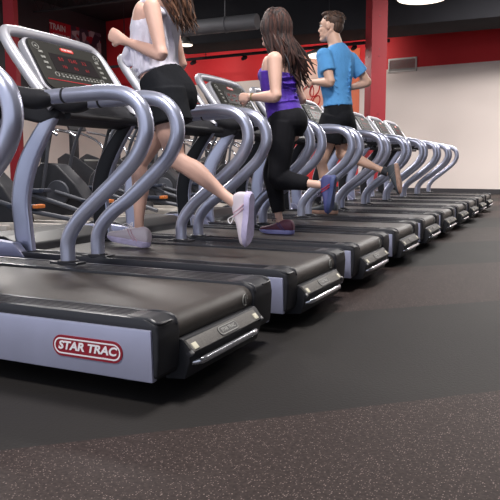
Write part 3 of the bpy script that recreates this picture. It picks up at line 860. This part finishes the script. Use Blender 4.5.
def leg(bm, hip, knee, ank, s=1.0, foot=None, side=(0, 1, 0)):
    h, k, a = V(hip), V(knee), V(ank)
    rows = []
    def row(p, w, d): rows.append(tuple(p) + (w * s, d * s))
    back = V((1, 0, 0))
    row(h, .085, .09); row(h.lerp(k, .25), .084, .086); row(h.lerp(k, .55), .070, .072); row(h.lerp(k, .85), .054, .057)
    row(k, .050, .054)
    sh = (a - k); t = sh.normalized(); bk = back - t * back.dot(t)
    if bk.length > .1: bk.normalize()
    # calf bulges to the back of the leg
    th = (k - h).normalized(); cb = th + t * -1.0
    cb = (t.cross(V((0, 1, 0)))).normalized()
    if cb.x < 0 and cb.z < 0.2: cb = -cb
    row(k.lerp(a, .15) + cb * .004, .047, .050); row(k.lerp(a, .32) + cb * .012, .048, .054); row(k.lerp(a, .55) + cb * .006, .038, .042); row(k.lerp(a, .8), .027, .030); row(a, .027, .031)
    tube(bm, smooth(rows, 4), seg=18, side=side, cap='round')
    if foot:
        hl, te = foot
        tube(bm, [tuple(a) + (.026 * s, .03 * s), tuple(V(hl).lerp(V(te), .30)) + (.026 * s, .026 * s), tuple(V(hl).lerp(V(te), .8)) + (.03 * s, .014 * s)], seg=12, side=side, cap='round')

def arm(bm, sh, el, wr, s=1.0):
    a, b, c = V(sh), V(el), V(wr)
    rows = [tuple(a) + (.050 * s,), tuple(a.lerp(b, .2)) + (.047 * s,), tuple(a.lerp(b, .5)) + (.042 * s,), tuple(a.lerp(b, .85)) + (.035 * s,), tuple(b) + (.035 * s,),
            tuple(b.lerp(c, .25)) + (.038 * s,), tuple(b.lerp(c, .6)) + (.030 * s,), tuple(b.lerp(c, .9)) + (.023 * s,), tuple(c) + (.023 * s,)]
    tube(bm, smooth(rows, 4), seg=14, cap='round')

def rot(v, deg):
    a = math.radians(deg); return (v[0] * math.cos(a) - v[1] * math.sin(a), v[0] * math.sin(a) + v[1] * math.cos(a), v[2] if len(v) > 2 else 0)

def torso(bm, rows, sides, n=4, seg=24, cap='round'):
    """rows x,y,z,halfwidth,halfdepth ; sides degrees of twist"""
    rr = smooth([tuple(r) + (a,) for r, a in zip(rows, sides)], n)
    sv = [V(rot((0, 1, 0), q[5])) for q in rr]
    if cap == 'round': sv = [sv[0]] * 3 + sv + [sv[-1]] * 3
    tube(bm, [q[:5] for q in rr], seg=seg, side=sv, cap=cap)

def hairm(name, c1, c2):
    m = bpy.data.materials.new(name); m.use_nodes = True
    nt = m.node_tree; b = nt.nodes['Principled BSDF']; b.inputs['Roughness'].default_value = .62
    tc = nt.nodes.new('ShaderNodeTexCoord'); mp = nt.nodes.new('ShaderNodeMapping'); mp.inputs['Scale'].default_value = (70, 70, 5)
    nt.links.new(tc.outputs['Object'], mp.inputs[0]); n = nt.nodes.new('ShaderNodeTexNoise'); n.inputs['Scale'].default_value = 1; nt.links.new(mp.outputs[0], n.inputs['Vector'])
    r = nt.nodes.new('ShaderNodeValToRGB'); r.color_ramp.elements[0].position = .4; r.color_ramp.elements[1].position = .75
    r.color_ramp.elements[0].color = lin(c1); r.color_ramp.elements[1].color = lin(c2)
    nt.links.new(n.outputs['Fac'], r.inputs['Fac']); nt.links.new(r.outputs[0], b.inputs['Base Color'])
    bp = nt.nodes.new('ShaderNodeBump'); bp.inputs['Strength'].default_value = .5; bp.inputs['Distance'].default_value = .01
    nt.links.new(n.outputs['Fac'], bp.inputs['Height']); nt.links.new(bp.outputs['Normal'], b.inputs['Normal'])
    return m

def long_hair(parent, c, f, up, sc, tips, m, spread, n=90, seed=1, rr=.011):
    """cap over the skull plus locks that fall to the tips"""
    rnd = random.Random(seed)
    f = V(f).normalized(); up = V(up); up = (up - f * up.dot(f)).normalized(); l = up.cross(f); M = Matrix((f, l, up)).transposed()
    def at(a, b, cc): return V(c) + M @ V((a * sc, b * sc, cc * sc))
    t = bmesh.new()
    ell(t, at(-.022, 0, .034), (.100 * sc, .088 * sc, .096 * sc), M)
    ell(t, at(-.045, 0, -.02), (.075 * sc, .080 * sc, .09 * sc), M)
    for i in range(n):
        ph = rnd.uniform(-1, 1) * 2.2           # around the back, 0 = straight back
        el = rnd.uniform(-.1, .9)
        b0 = at(-.02 - .095 * math.cos(ph) * math.cos(el), .09 * math.sin(ph) * math.cos(el), .03 + .095 * math.sin(el))
        top = at(-.01, .01 * rnd.uniform(-1, 1), .128)
        b1 = at(-.03 - .095 * math.cos(ph), .092 * math.sin(ph), -.05)
        tp = V(tips[rnd.randrange(len(tips))]) + V((rnd.gauss(0, spread[0]), rnd.gauss(0, spread[1]), rnd.uniform(-spread[2], spread[2])))
        mid = b1.lerp(tp, .5) + V((rnd.gauss(0, .012), rnd.gauss(0, .012), 0)) + (b1 - V(c)).normalized() * .015
        rows = smooth([tuple(top) + (rr * .5,), tuple(b0) + (rr,), tuple(b1) + (rr,), tuple(mid) + (rr,), tuple(tp) + (rr * .15,)], 4)
        tube(t, rows, seg=5)
    return obj('hair', t, m, parent)

# ---- first runner: white top, black shorts
def runner_white():
    Y0 = P + .45
    sk = skin('skin_warm', (222, 178, 160))
    R = thing('person', 'woman running in white sleeveless top and black shorts on the second treadmill', 'person', (-1.1, Y0, .28))
    hc = V((-.945, Y0, 1.84)); f = V((-1, -.05, .02)); up = (0, 0, 1)
    b = bmesh.new()
    torso(b, [(-.875, Y0, 1.06, .13, .10), (-.870, Y0, 1.12, .165, .125), (-.905, Y0, 1.20, .145, .11), (-.945, Y0, 1.29, .118, .092), (-.950, Y0, 1.40, .132, .094), (-.948, Y0, 1.50, .152, .100), (-.925, Y0, 1.585, .15, .082), (-.905, Y0, 1.635, .07, .06), (-.915, Y0, 1.70, .048, .050), (-.925, Y0, 1.78, .048, .052)], [0, 0, -2, -5, -9, -12, -12, -8, 0, 0])
    ell(b, (-.835, Y0 - .06, 1.12), (.075, .08, .08)); ell(b, (-.835, Y0 + .06, 1.12), (.075, .08, .08))
    for s in (-1, 1): ell(b, (-1.008, Y0 + s * .065 + .01, 1.49), (.045, .055, .05))
    leg(b, (-.855, Y0 - .085, 1.10), (-.775, Y0 - .095, .79), (-.425, Y0 - .075, .555), .98, ((-.375, Y0 - .07, .59), (-.372, Y0 - .07, .36)))
    leg(b, (-.90, Y0 + .085, 1.10), (-1.125, Y0 + .07, .765), (-1.120, Y0 + .05, .365), .98, ((-1.07, Y0 + .05, .31), (-1.33, Y0 + .05, .345)))
    arm(b, (-.865, Y0 - .160, 1.565), (-.785, Y0 - .20, 1.315), (-1.075, Y0 - .12, 1.425), .92)
    arm(b, (-.965, Y0 + .165, 1.575), (-.93, Y0 + .24, 1.33), (-1.13, Y0 + .13, 1.40), .92)
    hand(b, (-1.078, Y0 - .12, 1.426), (-.82, -.08, .40), (.15, .95, -.1), 1, .98, (70, 150, 215))
    hand(b, (-1.132, Y0 + .13, 1.401), (-.9, -.2, .25), (.1, -.9, -.1), -1, .95, (70, 150, 215))
    M = head(b, hc, f, up, .98)
    tube(b, [(-.905, Y0, 1.63, .05), (-.925, Y0, 1.78, .05)], seg=14)
    body = remeshed('body', b, sk, R, .0055, 5)
    hm = hairm('brown_hair', (52, 38, 34), (150, 104, 76))
    face_parts(R, hc, M, .98, mat('lip_pink', (186, 104, 100), .4), hm)
    long_hair(R, hc, f, up, 1.0, [(-.775, Y0 + .02, 1.50), (-.75, Y0 + .05, 1.50), (-.80, Y0 + .0, 1.53)], hm, (.018, .025, .04), 130, 3)
    # top
    t = bmesh.new()
    torso(t, [(-.922, Y0, 1.25, .148, .118), (-.935, Y0, 1.30, .134, .104), (-.950, Y0, 1.40, .146, .108), (-.948, Y0, 1.49, .156, .112), (-.930, Y0, 1.56, .135, .098), (-.915, Y0, 1.61, .095, .072)], [-4, -5, -9, -12, -12, -8], cap='flat')
    for s in (-1, 1):
        ell(t, (-1.012, Y0 + s * .065 + .01, 1.488), (.053, .062, .060))
        tube(t, smooth([(-1.01, Y0 + s * .09, 1.53, .04, .02), (-.93, Y0 + s * .105, 1.613, .035, .02), (-.85, Y0 + s * .09, 1.55, .04, .02)], 4), seg=10, side=(0, 1, 0), cap='round')
    tube(t, smooth([(-1.03, Y0 - .06, 1.42, .05, .03), (-1.065, Y0 - .07, 1.38, .05, .030), (-1.085, Y0 - .08, 1.33, .042, .024), (-1.07, Y0 - .09, 1.295, .018, .012)], 4), seg=12, side=(0, 1, 0), cap='round')
    ell(t, (-1.055, Y0 - .07, 1.385), (.028, .035, .03))
    rnd = random.Random(4)
    for i in range(9):   # folds hanging from the shoulders
        a = -PI * .95 + i * PI * .9 / 8; tube(t, smooth([(-.945 + .118 * math.cos(a) * .9, Y0 + .14 * math.sin(a), 1.27, .012), (-.955 + .122 * math.cos(a + .1), Y0 + .142 * math.sin(a + .1), 1.38, .013), (-.955 + .11 * math.cos(a), Y0 + .145 * math.sin(a), 1.5, .008)], 4), seg=8, cap='round')
    remeshed('tank_top', t, mat('white_cotton', (226, 222, 236), .8, noise=.04, nscale=8, bump=.35, bscale=22), R, .007, 4)
    # shorts
    t = bmesh.new()
    torso(t, [(-.872, Y0, 1.085, .165, .13), (-.865, Y0, 1.13, .182, .145), (-.89, Y0, 1.19, .168, .130), (-.92, Y0, 1.24, .148, .118)], [0, 0, -2, -4], cap='flat')
    ell(t, (-.835, Y0, 1.12), (.105, .165, .09))
    tube(t, [(-.855, Y0 - .083, 1.15, .102, .128), (-.842, Y0 - .086, 1.06, .108, .134), (-.822, Y0 - .090, .968, .114, .142)], seg=22, side=(0, 1, 0))
    tube(t, [(-.90, Y0 + .085, 1.14, .100, .11), (-.95, Y0 + .085, 1.06, .106, .116), (-.99, Y0 + .083, 1.00, .106, .116)], seg=22, side=(0, 1, 0))
    remeshed('shorts', t, mat('black_jersey', (33, 34, 38), .9, bump=.25, bscale=18), R, .007, 3)
    up_, so_, la_ = mat('shoe_white', (224, 212, 222), .6), mat('sole_lilac', (196, 186, 220), .6, noise=.1, nscale=40), mat('lace_white', (240, 238, 242), .6)
    shoe(R, (-1.055, Y0 + .05, .280), (-1.345, Y0 + .05, .318), (0, 0, 1), up_, so_, la_, .29, mat('stripe_pink', (210, 170, 186), .5))
    shoe(R, (-.335, Y0 - .07, .615), (-.350, Y0 - .07, .335), (-1, 0, 0), up_, so_, la_, .28, mat('stripe_pink', (210, 170, 186), .5))
runner_white()

# ---- second runner: purple top, black leggings
def runner_purple():
    Y0 = 2 * P + .45
    sk = skin('skin_light', (224, 182, 164))
    R = thing('person', 'woman with long dark hair in purple strappy top and black leggings on the third treadmill', 'person', (-.68, Y0, .28))
    hc = V((-.70, Y0, 1.665)); f = V((-1, .30, .02)); up = (0, 0, 1)
    b = bmesh.new()
    torso(b, [(-.60, Y0, 1.00, .13, .10), (-.60, Y0, 1.05, .152, .115), (-.625, Y0, 1.13, .135, .10), (-.65, Y0, 1.20, .115, .09), (-.66, Y0, 1.29, .13, .10), (-.65, Y0, 1.38, .148, .102), (-.635, Y0, 1.455, .14, .08), (-.635, Y0, 1.495, .065, .055), (-.66, Y0, 1.55, .045, .048), (-.68, Y0, 1.62, .045, .05)], [-3, -3, -6, -10, -18, -24, -24, -20, -16, -16])
    for s in (-1, 1): ell(b, (-.745, Y0 + s * .06 + .045, 1.36), (.05, .055, .052)); ell(b, (-.57, Y0 + s * .05, 1.045), (.07, .07, .07))
    leg(b, (-.60, Y0 - .08, 1.03), (-.625, Y0 - .09, .665), (-.36, Y0 - .07, .63), .9, ((-.30, Y0 - .07, .67), (-.27, Y0 - .07, .50)))
    leg(b, (-.62, Y0 + .08, 1.03), (-.735, Y0 + .07, .70), (-.672, Y0 + .05, .365), .9, ((-.60, Y0 + .05, .305), (-.80, Y0 + .05, .305)))
    arm(b, (-.625, Y0 - .16, 1.435), (-.595, Y0 - .205, 1.195), (-.80, Y0 - .15, 1.205), 1.04)
    arm(b, (-.665, Y0 + .16, 1.43), (-.58, Y0 + .24, 1.21), (-.75, Y0 + .26, 1.25), .88)
    hand(b, (-.802, Y0 - .15, 1.206), (-.95, .05, -.02), (.05, .9, -.3), 1, .92, (60, 130, 195))
    hand(b, (-.752, Y0 + .26, 1.25), (-.9, -.1, .2), (.1, -.9, -.1), -1, .92, (60, 130, 195))
    M = head(b, hc, f, up, .94)
    remeshed('body', b, sk, R, .0055, 5)
    hm = hairm('dark_auburn_hair', (40, 30, 30), (92, 56, 46))
    face_parts(R, hc, M, .94, mat('lip_pink', (186, 104, 100), .4), hm)
    long_hair(R, hc, f, up, 1.0, [(-.545, Y0 + .0, 1.34), (-.58, Y0 - .05, 1.37), (-.51, Y0 + .06, 1.32), (-.55, Y0 + .02, 1.28), (-.57, Y0 - .02, 1.38), (-.53, Y0 + .03, 1.35), (-.54, Y0 + .03, 1.31), (-.56, Y0 + .05, 1.29), (-.52, Y0 + .04, 1.38), (-.46, Y0 + .07, 1.36)], hm, (.025, .035, .05), 190, 5, .012)
    t = bmesh.new()
    torso(t, [(-.612, Y0, 1.085, .152, .118), (-.63, Y0, 1.14, .144, .110), (-.652, Y0, 1.20, .128, .102), (-.662, Y0, 1.29, .142, .112), (-.655, Y0, 1.37, .152, .112)], [-4, -6, -10, -18, -24], cap='flat')
    for s in (-1, 1): ell(t, (-.752, Y0 + s * .06 + .045, 1.36), (.054, .060, .058))
    for i in range(8):
        z = 1.11 + i * .032
        sv = [V((0, 1, 0))]
        pts = [(-.625 - (z - 1.1) * .15 + .113 * math.cos(a), Y0 + .142 * math.sin(a), z + .012 * math.sin(a * 2 + i)) for a in [k * 2 * PI / 24 for k in range(24)]]
        tube(t, pts, r=.005, seg=6, closed=True)
    remeshed('camisole', t, mat('purple_jersey', (84, 48, 170), .7, noise=.06, nscale=10, bump=.3, bscale=25), R, .007, 3)
    t = bmesh.new()
    for s in (-1, 1):
        tube(t, smooth([(-.745 + s * .01, Y0 + s * .09 + .03, 1.39), (-.68, Y0 + s * .095 + .01, 1.475), (-.60, Y0 + s * .085, 1.485), (-.55, Y0 + s * .075 - .03, 1.42), (-.545, Y0 + s * .06 - .04, 1.36)], 5), r=.006, seg=6)
    pieces('strap', t, mat('strap_black', (34, 32, 40), .7), R, True, False)
    t = bmesh.new()
    torso(t, [(-.60, Y0, 1.0, .14, .115), (-.60, Y0, 1.05, .162, .125), (-.61, Y0, 1.11, .15, .115)], [-3, -3, -4], cap='flat')
    ell(t, (-.562, Y0, 1.045), (.100, .150, .11))
    def pant(h, k, e, s=1.0):
        h, k, e = V(h), V(k), V(e)
        tube(t, smooth([tuple(h) + (.088, .10), tuple(h.lerp(k, .35)) + (.084, .092), tuple(h.lerp(k, .75)) + (.070, .076), tuple(k) + (.064, .070), tuple(k.lerp(e, .35)) + (.058, .064), tuple(e) + (.042, .046)], 4), seg=18, side=(0, 1, 0))
    pant((-.60, Y0 - .08, 1.04), (-.625, Y0 - .09, .665), (-.42, Y0 - .075, .636))
    pant((-.62, Y0 + .08, 1.04), (-.735, Y0 + .07, .70), (-.682, Y0 + .052, .43))
    remeshed('leggings', t, mat('black_leggings', (32, 32, 36), .9, bump=.15, bscale=16), R, .007, 3)
    t = bmesh.new(); d = V((-.95, .05, -.02)).normalized(); tube(t, [tuple(V((-.785, Y0 - .152, 1.205)) - d * .006), tuple(V((-.785, Y0 - .152, 1.205)) + d * .006)], r=.029, seg=16)
    obj('bracelet', t, mat('bracelet_gold', (206, 186, 140), .3, .7), R)
    u = mat('shoe_plum', (96, 52, 72), .6); so = mat('sole_blue', (140, 140, 196), .6); la = mat('lace_dark', (60, 50, 80), .6)
    shoe(R, (-.565, Y0 + .05, .280), (-.82, Y0 + .05, .282), (0, 0, 1), u, so, la, .255, mat('stripe_navy', (56, 50, 110), .5))
    shoe(R, (-.225, Y0 - .07, .685), (-.255, Y0 - .07, .46), (-1, 0, .05), mat('shoe_blue', (72, 76, 130), .6), mat('sole_dark_blue', (60, 72, 120), .6), la, .25, mat('stripe_red', (176, 40, 48), .5))
runner_purple()

# ---- third runner: blue shirt
def runner_blue():
    Y0 = 4 * P + .45
    sk = skin('skin_tan', (218, 176, 154))
    R = thing('person', 'man running in bright blue t-shirt and black shorts on the fifth treadmill', 'person', (-1.0, Y0, .28))
    hc = V((-1.005, Y0, 2.085)); f = V((-1, .05, .0)); up = (0, 0, 1)
    b = bmesh.new()
    TW = [-5, -5, -10, -18, -26, -32, -34, -20, -5, 0]
    torso(b, [(-.915, Y0, 1.16, .13, .11), (-.912, Y0, 1.22, .165, .125), (-.925, Y0, 1.32, .155, .11), (-.935, Y0, 1.42, .155, .11), (-.945, Y0, 1.54, .175, .12), (-.945, Y0, 1.67, .20, .12), (-.935, Y0, 1.80, .195, .10), (-.94, Y0, 1.865, .125, .082), (-.955, Y0, 1.92, .072, .07), (-.985, Y0, 2.01, .064, .068)], TW)
    for s in (-1, 1): ell(b, (-.87, Y0 + s * .055, 1.22), (.07, .07, .08))
    leg(b, (-.93, Y0 - .095, 1.19), (-1.055, Y0 - .07, .78), (-1.005, Y0 - .05, .36), 1.05, ((-.93, Y0 - .05, .31), (-1.20, Y0 - .05, .31)))
    leg(b, (-.90, Y0 + .095, 1.19), (-.90, Y0 + .08, .865), (-.44, Y0 + .08, .69), 1.05, ((-.36, Y0 + .08, .75), (-.33, Y0 + .08, .50)))
    arm(b, (-1.005, Y0 - .18, 1.785), (-.915, Y0 - .25, 1.53), (-1.125, Y0 - .12, 1.56), 1.25)
    arm(b, (-.84, Y0 + .19, 1.785), (-.70, Y0 + .27, 1.575), (-.90, Y0 + .25, 1.52), 1.15)
    hand(b, (-1.128, Y0 - .12, 1.56), (-.9, .3, .12), (.1, .8, -.2), 1, 1.0, (60, 130, 195))
    hand(b, (-.905, Y0 + .25, 1.52), (-.95, -.1, .0), (.1, -.8, .0), -1, 1.0, (60, 130, 195))
    M = head(b, hc, f, up, 1.13, True)
    remeshed('body', b, sk, R, .006, 5)
    hm = hairm('short_brown_hair', (58, 42, 36), (104, 74, 56))
    face_parts(R, hc, M, 1.13, mat('lip_tan', (176, 110, 100), .4), hm)
    t = bmesh.new()
    def at(a, bb, c): return hc + M @ V((a * 1.13, bb * 1.13, c * 1.13))
    ell(t, at(-.026, 0, .046), (.110, .089, .092), M); ell(t, at(-.062, 0, .005), (.058, .074, .080), M); ell(t, at(.022, 0, .108), (.066, .064, .028), M)
    rnd = random.Random(2)
    for i in range(160):
        a = rnd.uniform(0, 2 * PI); e = rnd.uniform(.15, 1.5)
        d0 = V((math.cos(a) * math.cos(e), math.sin(a) * math.cos(e), math.sin(e)))
        p = hc + M @ V((-.030 + d0.x * .112, d0.y * .091, .049 + d0.z * .095))
        q = p + M @ (d0 * .004 + V((-.016, 0, -.004)))
        tube(t, [tuple(p) + (.006,), tuple(q) + (.002,)], seg=5)
    obj('hair', t, hm, R)
    # shirt
    t = bmesh.new()
    torso(t, [(-.918, Y0, 1.325, .182, .135), (-.925, Y0, 1.40, .172, .128), (-.937, Y0, 1.48, .175, .128), (-.945, Y0, 1.56, .186, .132), (-.947, Y0, 1.67, .208, .132), (-.937, Y0, 1.80, .203, .112), (-.94, Y0, 1.865, .140, .095), (-.952, Y0, 1.905, .086, .080)], [-8, -12, -17, -24, -30, -32, -28, -22], cap='flat')
    def sleeve(a, e, r):
        a, e = V(a), V(e); tube(t, smooth([tuple(a) + (.080 * r,), tuple(a.lerp(e, .3)) + (.080 * r,), tuple(a.lerp(e, .62)) + (.078 * r,)], 3), seg=18)
        ell(t, a, (.084 * r, .084 * r, .080 * r))
    sleeve((-1.005, Y0 - .180, 1.786), (-.915, Y0 - .25, 1.53), .95); sleeve((-.855, Y0 + .175, 1.785), (-.70, Y0 + .27, 1.575), 1.0)
    for q in range(7):
        z = 1.38 + q * .055
        tube(t, smooth([(-.80 + .01 * math.sin(q * 2), Y0 - .10 + .02 * q, z + .06, .004), (-.795, Y0 - .0, z, .007), (-.83, Y0 + .10, z - .05, .003)], 4), seg=8, cap='round')
        tube(t, smooth([(-1.05, Y0 - .07, z + .03, .003), (-.96, Y0 - .160, z + .01, .006), (-.86, Y0 - .15, z - .06, .003)], 4), seg=8, cap='round')
    remeshed('t_shirt', t, mat('blue_jersey', (92, 162, 224), .85, noise=.06, nscale=9, bump=.35, bscale=20), R, .008, 3)
    t = bmesh.new()
    torso(t, [(-.915, Y0, 1.20, .17, .135), (-.912, Y0, 1.26, .178, .138), (-.918, Y0, 1.35, .168, .125)], [-5, -6, -8], cap='flat')
    ell(t, (-.862, Y0, 1.21), (.105, .165, .125))
    tube(t, [(-.93, Y0 - .09, 1.23, .105, .125), (-.965, Y0 - .088, 1.10, .112, .135), (-.995, Y0 - .085, .985, .115, .14)], seg=22, side=(0, 1, 0))
    tube(t, [(-.90, Y0 + .09, 1.23, .105, .125), (-.885, Y0 + .09, 1.10, .112, .135), (-.87, Y0 + .09, .965, .115, .14)], seg=22, side=(0, 1, 0))
    remeshed('shorts', t, mat('black_jersey', (40, 41, 46)), R, .008, 3)
    u = mat('shoe_charcoal', (66, 72, 80), .6); so = mat('sole_grey_orange', (176, 140, 124), .6, noise=.3, nscale=30); la = mat('lace_grey', (120, 122, 126), .6)
    shoe(R, (-.89, Y0 - .05, .280), (-1.19, Y0 - .05, .282), (0, 0, 1), u, so, la, .30)
    shoe(R, (-.335, Y0 + .08, .775), (-.285, Y0 + .08, .49), (-1, 0, -.15), u, so, la, .29)
    for a, e in (((-1.005, Y0 - .05, .345), (-1.008, Y0 - .051, .41)), ((-.43, Y0 + .08, .688), (-.485, Y0 + .08, .708))):
        t = bmesh.new(); tube(t, [tuple(a), tuple(e)], r=.041, seg=16); obj('sock', t, mat('sock_dark', (52, 54, 60), .8), R)
runner_blue()

for _n in ('black_jersey', 'black_leggings', 'black_ceiling', 'dark_steel_beam'):
    MATS[_n].node_tree.nodes['Principled BSDF'].inputs['Specular IOR Level'].default_value = .12
# ------------------------------------------------------------------ light
w = bpy.data.worlds.new('world'); bpy.context.scene.world = w; w.use_nodes = True
w.node_tree.nodes['Background'].inputs[0].default_value = (.80, .86, 1.0, 1); w.node_tree.nodes['Background'].inputs[1].default_value = .95
sc = bpy.context.scene
sc.view_settings.view_transform = 'Standard'; sc.view_settings.look = 'None'; sc.view_settings.gamma = 1; sc.view_settings.exposure = 0.0
sc.view_settings.use_curve_mapping = False
